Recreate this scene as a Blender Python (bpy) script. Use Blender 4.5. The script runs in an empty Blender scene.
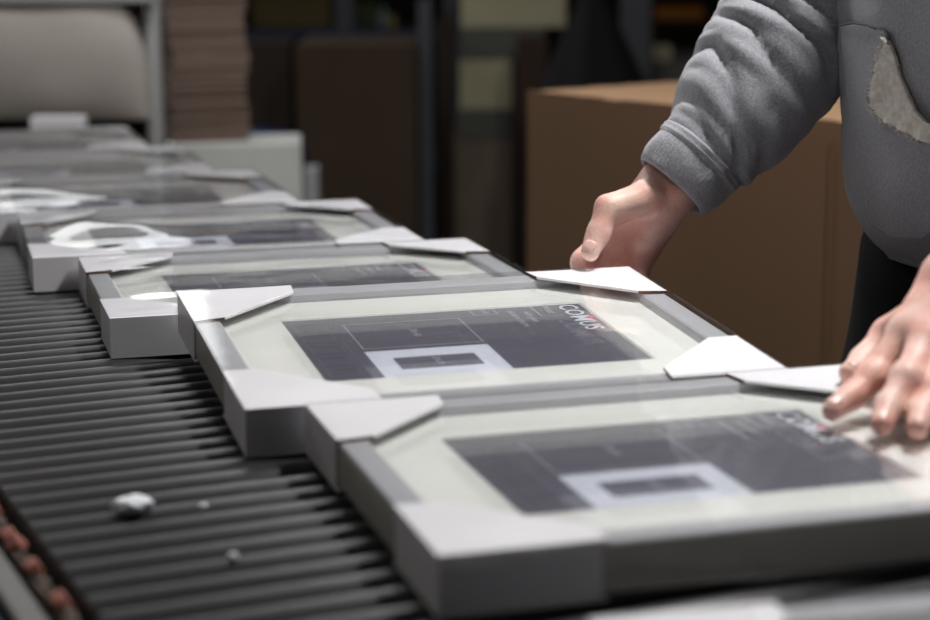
import bpy, bmesh, math, random
import numpy as np
from mathutils import Vector, Matrix, noise
random.seed(7)
sc = bpy.context.scene
C = sc.collection
LIFT = 0.86                       # the conveyor surface stands this far above the floor; everything is authored with the conveyor at z = 0
# ------------------------------------------------------------------ camera numbers (standing beside the conveyor)
F_PX, PITCH, ROLL, YAW, CZ = 1897.25, 0.19457, -0.00469, 0.42977, 0.36295
cp, sp, cy_, sy_ = math.cos(PITCH), math.sin(PITCH), math.cos(YAW), math.sin(YAW)
fw = np.array([sy_*cp, cy_*cp, -sp]); rt0 = np.array([cy_, -sy_, 0.]); up0 = np.cross(rt0, fw)
rt = math.cos(ROLL)*rt0+math.sin(ROLL)*up0; up = -math.sin(ROLL)*rt0+math.cos(ROLL)*up0
cam_pos = np.array([0., 0., CZ])
def ray(px, py): return fw+(px-465)/F_PX*rt-(py-310)/F_PX*up
def P(px, py, r): return cam_pos+ray(px, py)*r            # point at view depth r
def PZ(px, py, z):
    d = ray(px, py); return cam_pos+d*(z-CZ)/d[2]
def PH(px, py, h):                                        # point on the upright plane at heading distance h
    d = ray(px, py); return cam_pos+d*(h/(d[0]*sy_+d[1]*cy_))
# ------------------------------------------------------------------ materials
def lin(c):
    return tuple(((v/255)/12.92 if v/255 <= .04045 else ((v/255+.055)/1.055)**2.4) for v in c)+(1,)
MATS = {}
def mat(name, col, rough=.6, metal=0., noise_amt=0., noise_scale=40., bump=0., bump_scale=200., spec=.5, col2=None, stretch=None, sheen=0, detail=4):
    m = bpy.data.materials.new(name); m.use_nodes = True; nt = m.node_tree; b = nt.nodes['Principled BSDF']
    b.inputs['Base Color'].default_value = lin(col); b.inputs['Roughness'].default_value = rough
    b.inputs['Metallic'].default_value = metal; b.inputs['Specular IOR Level'].default_value = spec
    if sheen: b.inputs['Sheen Weight'].default_value = sheen
    if noise_amt or bump or col2:
        tc = nt.nodes.new('ShaderNodeTexCoord'); mp = nt.nodes.new('ShaderNodeMapping')
        nt.links.new(tc.outputs['Object'], mp.inputs['Vector'])
        if stretch: mp.inputs['Scale'].default_value = stretch
    if noise_amt or col2:
        n = nt.nodes.new('ShaderNodeTexNoise'); n.inputs['Scale'].default_value = noise_scale; n.inputs['Detail'].default_value = detail
        nt.links.new(mp.outputs[0], n.inputs['Vector'])
        mx = nt.nodes.new('ShaderNodeMix'); mx.data_type = 'RGBA'
        c1 = lin(col); c2 = lin(col2) if col2 else tuple(v*(1-noise_amt) for v in c1[:3])+(1,)
        mx.inputs['A'].default_value = c1; mx.inputs['B'].default_value = c2
        rp = nt.nodes.new('ShaderNodeMapRange'); rp.inputs['From Min'].default_value = .35; rp.inputs['From Max'].default_value = .65
        nt.links.new(n.outputs['Fac'], rp.inputs['Value']); nt.links.new(rp.outputs[0], mx.inputs['Factor'])
        nt.links.new(mx.outputs['Result'], b.inputs['Base Color'])
    if bump:
        n2 = nt.nodes.new('ShaderNodeTexNoise'); n2.inputs['Scale'].default_value = bump_scale; n2.inputs['Detail'].default_value = 3
        nt.links.new(mp.outputs[0], n2.inputs['Vector'])
        bp = nt.nodes.new('ShaderNodeBump'); bp.inputs['Strength'].default_value = bump; bp.inputs['Distance'].default_value = .001
        nt.links.new(n2.outputs['Fac'], bp.inputs['Height']); nt.links.new(bp.outputs[0], b.inputs['Normal'])
    MATS[name] = m
    return m
def clear(name, rough, ior=1.45, tint=(1, 1, 1), bump=0, bump_scale=20, stretch=(1, 1, 1), flat=None):
    m = bpy.data.materials.new(name); m.use_nodes = True; nt = m.node_tree; nt.nodes.clear()
    o = nt.nodes.new('ShaderNodeOutputMaterial'); mx = nt.nodes.new('ShaderNodeMixShader')
    tr = nt.nodes.new('ShaderNodeBsdfTransparent'); tr.inputs[0].default_value = tint+(1,)
    gl = nt.nodes.new('ShaderNodeBsdfGlossy'); gl.inputs['Roughness'].default_value = rough
    fr = nt.nodes.new('ShaderNodeFresnel'); fr.inputs['IOR'].default_value = ior
    if bump:
        tc = nt.nodes.new('ShaderNodeTexCoord'); mp = nt.nodes.new('ShaderNodeMapping'); mp.inputs['Scale'].default_value = stretch
        n = nt.nodes.new('ShaderNodeTexNoise'); n.inputs['Scale'].default_value = bump_scale; n.inputs['Detail'].default_value = 2
        bp = nt.nodes.new('ShaderNodeBump'); bp.inputs['Strength'].default_value = bump; bp.inputs['Distance'].default_value = .002
        nt.links.new(tc.outputs['Object'], mp.inputs['Vector']); nt.links.new(mp.outputs[0], n.inputs['Vector'])
        nt.links.new(n.outputs['Fac'], bp.inputs['Height'])
        nt.links.new(bp.outputs[0], gl.inputs['Normal'])
    if flat is None: nt.links.new(fr.outputs[0], mx.inputs[0])
    else: mx.inputs[0].default_value = flat
    nt.links.new(tr.outputs[0], mx.inputs[1]); nt.links.new(gl.outputs[0], mx.inputs[2])
    nt.links.new(mx.outputs[0], o.inputs[0]); return m
M_white = mat('white_card', (232, 231, 235), .62, noise_amt=.05, noise_scale=12)
M_core = mat('brown_board_core', (120, 82, 55), .9, noise_amt=.4, noise_scale=200)
M_mould = mat('silver_moulding', (176, 177, 182), .55, spec=.3, noise_amt=.06, noise_scale=15, stretch=(1, 1, 1))
M_mouldside = mat('moulding_side', (176, 173, 164), .5, noise_amt=.08, noise_scale=30)
M_matb = mat('passepartout_card', (230, 231, 228), .8)
M_print = mat('print_grey', (97, 96, 108), .5, noise_amt=.04, noise_scale=30)
M_printw = mat('print_white', (222, 226, 238), .5)
M_line = mat('print_line', (172, 172, 186), .5)
M_line2 = mat('print_faint_line', (118, 118, 130), .5)
M_pink = mat('print_pink', (225, 60, 130), .5)
M_back = mat('backing_board', (120, 95, 70), .8)
M_glass = clear('pane_glass', .012, 1.5)
M_film = clear('shrink_film', .05, 1.42, bump=.12, bump_scale=9, stretch=(1, 2.2, 1))
M_filmw = clear('shrink_film_loose', .07, 1.5, bump=.7, bump_scale=6, stretch=(1, 2.0, 1))
M_filmc = clear('shrink_film_crumple', .14, 1.45, bump=.5, bump_scale=55, flat=.11)
M_roller = mat('roller_rubber', (54, 52, 55), .42, spec=.42, noise_amt=.22, noise_scale=9, bump=.15, bump_scale=300, stretch=(.6, 3, 3))
M_axle = mat('axle_steel', (120, 118, 116), .35, metal=.8)
M_rail = mat('grey_rail', (84, 80, 75), .5, metal=.1, noise_amt=.2, noise_scale=20)
M_blue = mat('blue_paint', (28, 52, 92), .45, noise_amt=.2, noise_scale=14)
M_link = mat('chain_steel', (140, 122, 108), .45, metal=.55, noise_amt=.5, noise_scale=150)
M_rust = mat('red_lug', (160, 92, 76), .6, noise_amt=.3, noise_scale=150)
M_scrap = mat('scrap_paper', (240, 244, 250), .7)
M_dark = mat('dark_frame_steel', (30, 30, 32), .5, metal=.3)
# ------------------------------------------------------------------ mesh building
class MB:
    def __init__(s): s.v = []; s.f = []; s.m = []; s.mats = []
    def mi(s, m):
        if m not in s.mats: s.mats.append(m)
        return s.mats.index(m)
    def add(s, vs, fs, m):
        o = len(s.v); k = s.mi(m); s.v += [tuple(float(c) for c in v) for v in vs]
        for f in fs: s.f.append([o+i for i in f]); s.m.append(k)
    def box(s, x0, x1, y0, y1, z0, z1, m):
        vs = [(x, y, z) for z in (z0, z1) for y in (y0, y1) for x in (x0, x1)]
        s.add(vs, [(0, 2, 3, 1), (4, 5, 7, 6), (0, 1, 5, 4), (2, 6, 7, 3), (0, 4, 6, 2), (1, 3, 7, 5)], m)
    def prism(s, poly, z0, z1, m, mside=None, sidem=None):
        n = len(poly); vs = [(x, y, z0) for x, y in poly]+[(x, y, z1) for x, y in poly]
        area = sum(poly[i][0]*poly[(i+1) % n][1]-poly[(i+1) % n][0]*poly[i][1] for i in range(n))
        a = list(range(n)); b = list(range(n, 2*n))
        if area > 0: a = a[::-1]
        else: b = b[::-1]
        s.add(vs, [a, b], m)
        for i in range(n):
            j = (i+1) % n; q = (i, j, n+j, n+i) if area > 0 else (j, i, n+i, n+j)
            s.add([vs[t] for t in q], [(0, 1, 2, 3)], (sidem or {}).get(i, mside or m))
    def tube(s, pts, rad, m, n=16, caps=True):
        pts = [Vector(p) for p in pts]; rs = rad if hasattr(rad, '__len__') else [rad]*len(pts); rings = []
        t = (pts[1]-pts[0]).normalized(); u = t.orthogonal().normalized()
        for i, p in enumerate(pts):
            if 0 < i < len(pts)-1: t = (pts[i+1]-pts[i-1]).normalized()
            elif i: t = (pts[i]-pts[i-1]).normalized()
            u = (u-t*u.dot(t)).normalized(); w = t.cross(u)
            rings.append([p+(u*math.cos(2*math.pi*k/n)+w*math.sin(2*math.pi*k/n))*rs[i] for k in range(n)])
        vs = [v for r in rings for v in r]; fs = []
        for i in range(len(rings)-1):
            for k in range(n): fs.append((i*n+k, i*n+(k+1) % n, (i+1)*n+(k+1) % n, (i+1)*n+k))
        if caps: fs.append(tuple(range(n))[::-1]); fs.append(tuple((len(rings)-1)*n+k for k in range(n)))
        s.add(vs, fs, m)
    def build(s, name, parent=None, smooth=False, keep=False, bevel=0, seg=2, loc=None, rz=0, subd=0):
        me = bpy.data.meshes.new(name); me.from_pydata(s.v, [], s.f); me.update()
        for m in s.mats: me.materials.append(m)
        for p, k in zip(me.polygons, s.m): p.material_index = k; p.use_smooth = smooth
        if not keep:
            bm = bmesh.new(); bm.from_mesh(me); bmesh.ops.remove_doubles(bm, verts=bm.verts, dist=1e-6); bmesh.ops.recalc_face_normals(bm, faces=bm.faces); bm.to_mesh(me); bm.free()
        o = bpy.data.objects.new(name, me); C.objects.link(o)
        if parent is not None: o.parent = parent
        if loc is not None: o.location = tuple(loc)
        if rz: o.rotation_euler.z = rz
        if bevel:
            b = o.modifiers.new('bevel', 'BEVEL'); b.width = bevel; b.segments = seg; b.limit_method = 'ANGLE'; b.angle_limit = .7
            for p in me.polygons: p.use_smooth = True
            if hasattr(b, 'harden_normals'): b.harden_normals = True
        if subd:
            d = o.modifiers.new('subd', 'SUBSURF'); d.levels = d.render_levels = subd
        return o
def tag(o, label=None, cat=None, group=None, kind=None):
    if label: o['label'] = label
    if cat: o['category'] = cat
    if group: o['group'] = group
    if kind: o['kind'] = kind
    return o
def empty(name, loc, rz=0):
    o = bpy.data.objects.new(name, None); C.objects.link(o); o.location = tuple(float(v) for v in loc); o.rotation_euler.z = rz; o.empty_display_size = .05
    return o
def copy_tree(o, parent=None):
    c = o.copy(); C.objects.link(c)
    if parent is not None: c.parent = parent
    for ch in list(o.children): copy_tree(ch, c)
    return c
# ================================================================== the room
FZ = -LIFT
wallm = mat('hall_wall', (62, 56, 50), .9, noise_amt=.3, noise_scale=1.2)
floorm = mat('hall_floor', (92, 88, 84), .7, noise_amt=.25, noise_scale=3)
ceilm = mat('hall_ceiling', (95, 92, 88), .9, noise_amt=.1)
X0, X1, Y0, Y1, ZT = -3.2, 7.4, -2.6, 8.2, 2.9
def st(name, *b):
    m = MB(); m.box(*b); return tag(m.build(name), kind='structure')
for nm, b, mm in (('floor', (X0, X1, Y0, Y1, FZ-.1, FZ), floorm), ('ceiling', (X0, X1, Y0, Y1, ZT, ZT+.1), ceilm),
                  ('wall_back', (X0, X1, Y1, Y1+.1, FZ, ZT), wallm), ('wall_front', (X0, X1, Y0-.1, Y0, FZ, ZT), wallm),
                  ('wall_left', (X0-.1, X0, Y0, Y1, FZ, ZT), wallm), ('wall_right', (X1, X1+.1, Y0, Y1, FZ, ZT), wallm)):
    st(nm, *b, mm)
# ================================================================== conveyor
conv = tag(empty('roller_conveyor', (.5, 2.0, FZ)), 'dark grey conveyor of close-set rollers running under the row of wrapped picture frames', 'conveyor')
XL, XR = .2280, .775
PITCH_R, RR = .030, .01465
m = MB(); n = 28; prof = [(-.5*(XR-XL), .010), (-.5*(XR-XL), RR-.0015), (-.5*(XR-XL)+.002, RR), (.5*(XR-XL)-.002, RR), (.5*(XR-XL), RR-.0015), (.5*(XR-XL), .010)]
vs = []; fs = []
for x, r in prof:
    for k in range(n): a = 2*math.pi*k/n; vs.append((x, r*math.cos(a), r*math.sin(a)))
for i in range(len(prof)-1):
    for k in range(n): fs.append((i*n+k, (i+1)*n+k, (i+1)*n+(k+1) % n, i*n+(k+1) % n))
fs.append(tuple(range(n))); fs.append(tuple((len(prof)-1)*n+k for k in range(n))[::-1])
m.add(vs, fs, M_roller)
roller = m.build('roller', conv, smooth=True)
for p in roller.data.polygons:
    if len(p.vertices) > 4: p.use_smooth = False
roller.location = (.5*(XL+XR)-.5, .62-2.0, -RR-FZ)
for i in range(1, 99):
    c = roller.copy(); C.objects.link(c); c.parent = conv; c.location = (.5*(XL+XR)-.5, .62+PITCH_R*i-2.0, -RR-FZ)
    c.rotation_euler.x = random.uniform(0, 6.28)
def cpart(name, fn, mt, **k):
    m = MB(); fn(m, mt); o = m.build(name, None, **k); o.parent = conv; o.location = (-.5, -2.0, -FZ); return o
cpart('side_rail', lambda m, t: m.box(.188, .206, .1, 3.75, -.06, -.006, t), M_rail, bevel=.003)
cpart('side_rail', lambda m, t: m.box(XR+.002, XR+.02, .1, 3.75, -.06, -.020, t), M_rail, bevel=.003)
cpart('side_guard', lambda m, t: m.box(.03, .186, .1, 3.75, -.10, -.012, t), M_blue, bevel=.006)
cpart('bed_pan', lambda m, t: m.box(.205, XR, .1, 3.75, -.052, -.040, t), M_dark)
for x in (.12, .72):
    for y in (.5, 2.0, 3.5): cpart('leg', lambda m, t: m.box(x-.03, x+.03, y-.03, y+.03, FZ, -.06, t), M_dark, bevel=.004)
chain = cpart('drive_chain', lambda m, t: m.tube([(.2165, .6, -.012), (.2165, 3.7, -.012)], .0028, t, n=8), M_link)
def link_mesh(big):
    m = MB(); w = .0032 if not big else .0045; L = .0115 if not big else .008; h = .004 if not big else .0055
    prof = []
    for k in range(8): a = -math.pi/2+math.pi*k/7; prof.append((L*.5+h*math.cos(a), h*math.sin(a)))
    for k in range(8): a = math.pi/2+math.pi*k/7; prof.append((-L*.5+h*math.cos(a), h*math.sin(a)))
    for s_ in ((-w, -w+.0018), (w-.0018, w)) if not big else ((-w, w),):
        vs = [(s_[0], y, z) for y, z in prof]+[(s_[1], y, z) for y, z in prof]; nn = len(prof)
        fs = [tuple(range(nn)), tuple(range(nn, 2*nn))[::-1]]+[(i, (i+1) % nn, nn+(i+1) % nn, nn+i) for i in range(nn)]
        m.add(vs, fs, M_rust if big else M_link)
    return m.build('chain_lug' if big else 'chain_link', chain, bevel=.0008 if not big else .002)
lk, lg = link_mesh(False), link_mesh(True)
tag(lg, 'red lug')
for i in range(56):
    y = .86+.0165*i; big = (i % 4 == 2) or i % 7 == 3
    o = lg if big else lk
    if i not in (0, 2): o = o.copy(); C.objects.link(o); o.parent = chain
    o.location = (.2165+random.uniform(-.001, .001), y, -.009+(.0025 if big else 0)); o.rotation_euler = (random.uniform(-.15, .15), .7 if i % 2 else -.5, 0)
# ================================================================== picture frames
FWD, FDP, T = .42, .339, .0354
CT = .0016                                 # thickness of protector card
def flap_poly(lx, ly, w1, w2): return [(0, 0), (lx, 0), (lx-.003, w1), (w2, ly-.003), (0, ly)]
def protector(parent, cx, cy, sx, sy, lift, seed):
    rnd = random.Random(seed)
    lx, ly = .098+rnd.uniform(-.003, .003), .096+rnd.uniform(-.003, .003)
    w1, w2 = .024+rnd.uniform(-.002, .003), .026
    m = MB(); Q = lambda x, y: (cx+sx*x, cy+sy*y)
    # top flap as a fine sheet so that its free edge can stand up a little
    N = 10; z0 = T-CT; tk = .0022
    top = []; 
    def lz(x, y):
        d = max(0, (x/lx+y/ly-.75))       # far from the corner
        return lift*d*d*1.6
    poly = flap_poly(lx, ly, w1, w2)
    bmf = bmesh.new(); vs = [bmf.verts.new((x, y, 0)) for x, y in poly]; bmf.faces.new(vs)
    for _ in range(1): bmesh.ops.triangulate(bmf, faces=bmf.faces[:])
    bmesh.ops.subdivide_edges(bmf, edges=bmf.edges[:], cuts=5, use_grid_fill=True)
    bmesh.ops.triangulate(bmf, faces=bmf.faces[:])
    bmf.verts.index_update(); pv = [v.co.copy() for v in bmf.verts]; pf = [[v.index for v in f.verts] for f in bmf.faces]
    bnd = [[v.index for v in e.verts] for e in bmf.edges if len(e.link_faces) == 1]; bmf.free()
    n = len(pv); up_ = [(*Q(v.x, v.y), z0+tk+lz(v.x, v.y)) for v in pv]; dn = [(*Q(v.x, v.y), z0+lz(v.x, v.y)) for v in pv]
    m.add(up_+dn, pf+[[n+i for i in f] for f in pf], M_white)
    for a, b in bnd:
        va, vb = pv[a], pv[b]
        cut = (abs(va.y-ly) < .004 and abs(vb.y-ly) < .004 and va.x < w2+.001 and vb.x < w2+.001) or (va.x > lx-.004 and vb.x > lx-.004)
        m.add([up_[a], up_[b], dn[b], dn[a]], [(0, 1, 2, 3)], M_core if cut else M_white)
    # two side walls and a bottom flap
    def bx(x0, x1, y0, y1, za, zb, mt):
        p = [Q(x0, y0), Q(x1, y0), Q(x1, y1), Q(x0, y1)]
        m.prism(p, za, zb, mt)
    bx(.0, lx-.004, 0, CT, CT, z0, M_white); bx(0, CT, CT, ly-.004, CT, z0, M_white)
    m.prism([Q(x, y) for x, y in poly], 0, CT, M_white)
    return m.build('corner_protector', parent)
def film_top(parent, seed, amp, mt):
    rnd = random.Random(seed); m = MB(); nx, ny = 60, 48; off = Vector((seed*7.3, seed*3.1, 0)); vs = []; fs = []
    x0, x1, y0, y1 = -.0012, FWD+.0012, -.0012, FDP+.0012
    for j in range(ny+1):
        for i in range(nx+1):
            u, v = i/nx, j/ny; x = x0+(x1-x0)*u; y = y0+(y1-y0)*v
            e = min(1, min(u, 1-u)*7, min(v, 1-v)*6); e = e*e*(3-2*e)
            z = T+.0016+amp*(1.9-1.6*u if amp > .001 else 1)*e*(noise.noise(Vector((x*7, y*11, seed))+off)+.5*noise.noise(Vector((x*14+3, y*30, seed))+off))
            if amp > .0025:          # loose film stands up in soft folds over the left end
                for bx_, by_, wx_, wy_, hh in ((.085, .12, .085, .060, .015), (.13, .22, .07, .04, .004), (.035, .30, .04, .03, .002)):
                    q2 = ((x-bx_)/wx_+.35*(y-by_)/wy_)**2+((y-by_)/wy_)**2; z += e*hh*(.45 if amp < .0025 else 1)*math.exp(-q2)
            z = max(z, T+.0012)
            vs.append((x, y, z))
    for j in range(ny):
        for i in range(nx): a = j*(nx+1)+i; fs.append((a, a+1, a+nx+2, a+nx+1))
    m.add(vs, fs, mt)
    # side skirts of the film with small crumples at the corners
    def skirt(p, q):
        p, q = Vector(p), Vector(q); d = (q-p); nrm = Vector((d.y, -d.x)).normalized(); K = 90; R = 10; vs = []; fs = []
        for j in range(R+1):
            for i in range(K+1):
                t = i/K; c = p+d*t; cor = math.exp(-min(t, 1-t)*d.length/.022)
                o_ = .0003+.0034*cor*max(0, noise.noise(Vector((t*d.length*60+j*.5, j*.7-t*d.length*30, seed))))*min(1, j/3)*min(1, (R-j)/2)
                if j in (0,): o_ = 0
                vs.append((c.x+nrm.x*o_, c.y+nrm.y*o_, T+.0016-(T+.0008)*j/R))
        for j in range(R):
            for i in range(K): a = j*(K+1)+i; fs.append((a, a+K+1, a+K+2, a+1)) # outward
        m.add(vs, fs, M_filmc)
    skirt((x0, y0), (x1, y0)); skirt((x1, y0), (x1, y1)); skirt((x1, y1), (x0, y1)); skirt((x0, y1), (x0, y0))
    return m.build('shrink_wrap', parent, smooth=True, keep=True)
MW = .0225                                  # moulding width
def text_mesh(s, size, mt, name='lettering'):
    cu = bpy.data.curves.new(name, 'FONT'); cu.body = s; cu.size = size; cu.align_x = 'CENTER'; cu.align_y = 'CENTER'; cu.extrude = 0; cu.offset = size*.018; cu.resolution_u = 2
    o = bpy.data.objects.new(name, cu); C.objects.link(o)
    bpy.context.view_layer.update()
    me = bpy.data.meshes.new_from_object(o.evaluated_get(bpy.context.evaluated_depsgraph_get()))
    bpy.data.objects.remove(o); me.materials.clear(); me.materials.append(mt); return me
GZ = T-.0105                                # height of the print
def ring(m, x0, x1, y0, y1, w, z, mt, r=0):
    m.box(x0, x1, y0, y0+w, z, z+.0002, mt); m.box(x0, x1, y1-w, y1, z, z+.0002, mt)
    m.box(x0, x0+w, y0+w, y1-w, z, z+.0002, mt); m.box(x1-w, x1, y0+w, y1-w, z, z+.0002, mt)
def make_frame():
    r = empty('picture_frame', (0, 0, 0))
    m = MB(); e = CT
    o = [(e, e), (FWD-e, e), (FWD-e, FDP-e), (e, FDP-e)]; 
    def off(d): return [(d, d), (FWD-d, d), (FWD-d, FDP-d), (d, FDP-d)]
    prof = [(e+.001, .003), (e, .005), (e, T-CT-.002), (e+.0012, T-CT-.0003), (MW-.002, T-CT-.0003), (MW, T-CT-.0015), (MW+.003, GZ+.001), (MW+.003, .003)]
    for k in range(len(prof)):
        a, b = prof[k], prof[(k+1) % len(prof)]; A, B = off(a[0]), off(b[0])
        for i in range(4):
            j = (i+1) % 4
            m.add([(*A[i], a[1]), (*A[j], a[1]), (*B[j], b[1]), (*B[i], b[1])], [(0, 1, 2, 3)], M_mouldside if k in (0, 1) else M_mould)
    m.build('moulding', r)
    m = MB(); m.box(MW+.003, FWD-MW-.003, MW+.003, FDP-MW-.003, .003, .006, M_back); m.build('backing_board', r)
    # card mount with its bevelled window
    px0, px1, py0, py1 = .075, .344, .081, .262
    m = MB(); a = MW+.001
    O = [(a, a), (FWD-a, a), (FWD-a, FDP-a), (a, FDP-a)]; I = [(px0, py0), (px1, py0), (px1, py1), (px0, py1)]; I2 = [(px0+.0016, py0+.0016), (px1-.0016, py0+.0016), (px1-.0016, py1-.0016), (px0+.0016, py1-.0016)]
    for i in range(4):
        j = (i+1) % 4
        m.add([(*O[i], GZ+.0015), (*O[j], GZ+.0015), (*I[j], GZ+.0015), (*I[i], GZ+.0015)], [(0, 1, 2, 3)], M_matb)
        m.add([(*I[i], GZ+.0015), (*I[j], GZ+.0015), (*I2[j], GZ+.0003), (*I2[i], GZ+.0003)], [(0, 1, 2, 3)], M_matb)
        m.add([(*O[i], GZ-.001), (*O[j], GZ-.001), (*O[j], GZ+.0015), (*O[i], GZ+.0015)], [(0, 1, 2, 3)], M_matb)
    m.build('card_mount', r)
    m = MB(); m.box(px0-.01, px1+.01, py0-.01, py1+.01, GZ-.0008, GZ+.0002, M_print)
    z = GZ+.0003
    ring(m, .124, .226, .163, .238, .0013, z, M_line)
    m.box(.123, .226, .083, .155, z, z+.0003, M_printw); m.box(.141, .208, .102, .133, z+.0003, z+.0005, M_print)
    for k in range(5): ring(m, .083, .109, .091+.033*k, .091+.033*k+.023, .0011, z, M_line2)
    ring(m, .241, .263, .241, .262, .0011, z, M_line)
    m.box(.2965, .298, .228, .262, z, z+.0002, M_line); m.box(.298, .318, .228, .2293, z, z+.0002, M_line); 
    sheet = m.build('print_sheet', r)
    def letter(s, size, x, y, mt):
        me = text_mesh(s, size, mt); o_ = bpy.data.objects.new('lettering', me); C.objects.link(o_); o_.parent = sheet; o_.location = (x, y, z+.0008); o_.rotation_euler.z = -math.pi/2
    letter('COMUS', .0235, .3275, .216, M_printw)
    letter('30x40', .0095, .177, .2, M_line); letter('20x30', .0085, .1745, .118, M_line)
    letter('12x16"', .0065, .252, .2515, M_line)
    letter('picture frame', .0095, .275, .222, M_line); letter('with glass', .009, .2875, .225, M_line); letter('Wood', .011, .309, .246, M_line)
    m = MB(); 
    for k, (dx, dy) in enumerate(((0, 0), (.003, -.004), (-.001, -.006))): 
        m.prism([(.334+dx+.0045*math.cos(t*.785), .2165+dy+.003*math.sin(t*.785)) for t in range(8)], z, z+.0003+.0001*k, M_pink)
    m.build('printed_emblem', sheet)
    m = MB(); m.box(MW+.002, FWD-MW-.002, MW+.002, FDP-MW-.002, GZ+.0035, GZ+.0055, M_glass); 
    # single reflecting surface: keep only the upper face
    m.f = [m.f[1]]; m.m = [0]
    m.build('glass_pane', r, keep=True)
    return r
frames = [
 # name-free rows: x, y, yaw, tilt, film seed, film waviness, loose, label
 (.3922, .8922, -.1387, .0087, 1, .0003, 0, 'wrapped silver picture frame under the spread left hand, large and close to the camera'),
 (.4003, 1.2475, -.1442, .0715, 2, .0005, 0, 'wrapped silver picture frame whose far edge is lifted by the gripping right hand'),
 (.3950, 1.6074, -.1532, 0, 3, .0022, 1, 'wrapped picture frame directly behind the lifted one, its bright front corner beside the lifted frame'),
 (.4024, 1.9570, -.1564, 0, 4, .0036, 1, 'second wrapped picture frame behind the lifted one, its loose film bulging shiny at the left'),
 (.385, 2.312, -.15, 0, 5, .0030, 1, 'third wrapped picture frame behind the lifted one, in front of the grey cabinet'),
 (.385, 2.665, -.145, 0, 6, .0020, 1, 'fourth wrapped picture frame behind the lifted one, next to the farthest'),
 (.385, 3.018, -.15, 0, 7, .0012, 1, 'farthest wrapped picture frame, just emerging in front of the beige machine hood'),
 (.3550, .4400, -.19, 0, 8, .0006, 0, 'nearest wrapped picture frame, only its far edge showing along the bottom of the photo'),
]
proto = make_frame()
for i, (x, y, yaw, tilt, seed, amp, loose, lab) in enumerate(frames):
    r = proto if i == 0 else copy_tree(proto)
    for ch in list(r.children):
        if i == 0: pass
    r.location = (x, y, .0004); r.rotation_mode = 'ZXY' if False else 'XYZ'; r.rotation_euler = (tilt, 0, yaw)
    tag(r, lab, 'picture frame', 'wrapped picture frames in a row on the conveyor')
roots = [o for o in C.objects if o.name.startswith('picture_frame') and o.parent is None]
for i, r in enumerate(roots):
    seed, amp, loose = frames[i][4:7]
    lift = .0012
    for k, (cx, cyy, sx, sy) in enumerate(((0, 0, 1, 1), (FWD, 0, -1, 1), (FWD, FDP, -1, -1), (0, FDP, 1, -1))):
        protector(r, cx, cyy, sx, sy, lift*(2.2 if (k >= 2 and i in (1, 2, 3)) else 1)*(2 if k == 1 and i == 1 else 1), seed*10+k)
    film_top(r, seed, amp, M_filmw if loose else M_film)
# ================================================================== scraps on the rollers
def scrap(px, py, s, label, cat, hz=.010):
    q = PZ(px, py, .004); bm = bmesh.new(); bmesh.ops.create_icosphere(bm, subdivisions=4, radius=1)
    for v in bm.verts:
        n_ = noise.noise(v.co*1.7+Vector((px, py, 0)))*.35+noise.noise(v.co*4)*.12
        co = v.co*(1+n_*.55); v.co = Vector((co.x*s, co.y*s*.75, max(-.0, co.z*hz+hz*.6)))
    me = bpy.data.meshes.new('paper_scrap'); bm.to_mesh(me); bm.free(); me.materials.append(M_scrap)
    o = bpy.data.objects.new('paper_scrap', me); C.objects.link(o); o.location = (q[0], q[1], .0002)
    return tag(o, label, cat)
scrap(133, 505, .0125, 'crumpled white paper scrap lying alone on the dark rollers', 'scrap', .0065)
scrap(233, 554, .003, 'tiny white crumb on the rollers close to the nearest frame corner', 'scrap', .003)
scrap(203, 502, .0028, 'tiny grey crumb on the rollers right of the white paper scrap', 'scrap', .002)
# ================================================================== smooth-union figures
def capsules_mesh(caps, extra=0.0, n=14):
    m = MB(); mt = M_dark
    for a, b, ra, rb in caps:
        a, b = Vector(a), Vector(b); ra += extra; rb += extra; d = b-a; L = d.length
        t = d.normalized() if L > 1e-9 else Vector((0, 0, 1)); u = t.orthogonal().normalized(); w = t.cross(u); pts = []; H = 5
        for k in range(H+1): an = math.pi/2*(1-k/H); pts.append((-ra*math.sin(an), ra*math.cos(an), a))
        for k in range(H+1): an = math.pi/2*k/H; pts.append((rb*math.sin(an), rb*math.cos(an), b))
        vs = []; fs = []
        for s_, r_, o_ in pts:
            for k in range(n): ang = 2*math.pi*k/n; vs.append(o_+t*s_+(u*math.cos(ang)+w*math.sin(ang))*max(r_, 1e-5))
        R = len(pts)
        for i in range(R-1):
            for k in range(n): fs.append((i*n+k, i*n+(k+1) % n, (i+1)*n+(k+1) % n, (i+1)*n+k))
        fs.append(tuple(range(n))[::-1]); fs.append(tuple((R-1)*n+k for k in range(n)))
        m.add(vs, fs, mt)
    return m
def sdf(Pt, caps, k):
    acc = np.zeros(len(Pt))
    for a, b, ra, rb in caps:
        a = np.asarray(a, float); b = np.asarray(b, float); ab = b-a; L2 = ab@ab+1e-12
        t = np.clip(((Pt-a)@ab)/L2, 0, 1); d = np.linalg.norm(Pt-a-t[:, None]*ab, axis=1)-(ra+t*(rb-ra))
        acc += np.exp(np.clip(-d/k, -60, 60))
    return -k*np.log(acc+1e-30)
def grad(Pt, caps, k, e=2e-4):
    f0 = sdf(Pt, caps, k); g = np.stack([sdf(Pt+np.eye(3)[i]*e, caps, k)-f0 for i in range(3)], 1)/e
    return g/(np.linalg.norm(g, axis=1, keepdims=True)+1e-9)
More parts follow.
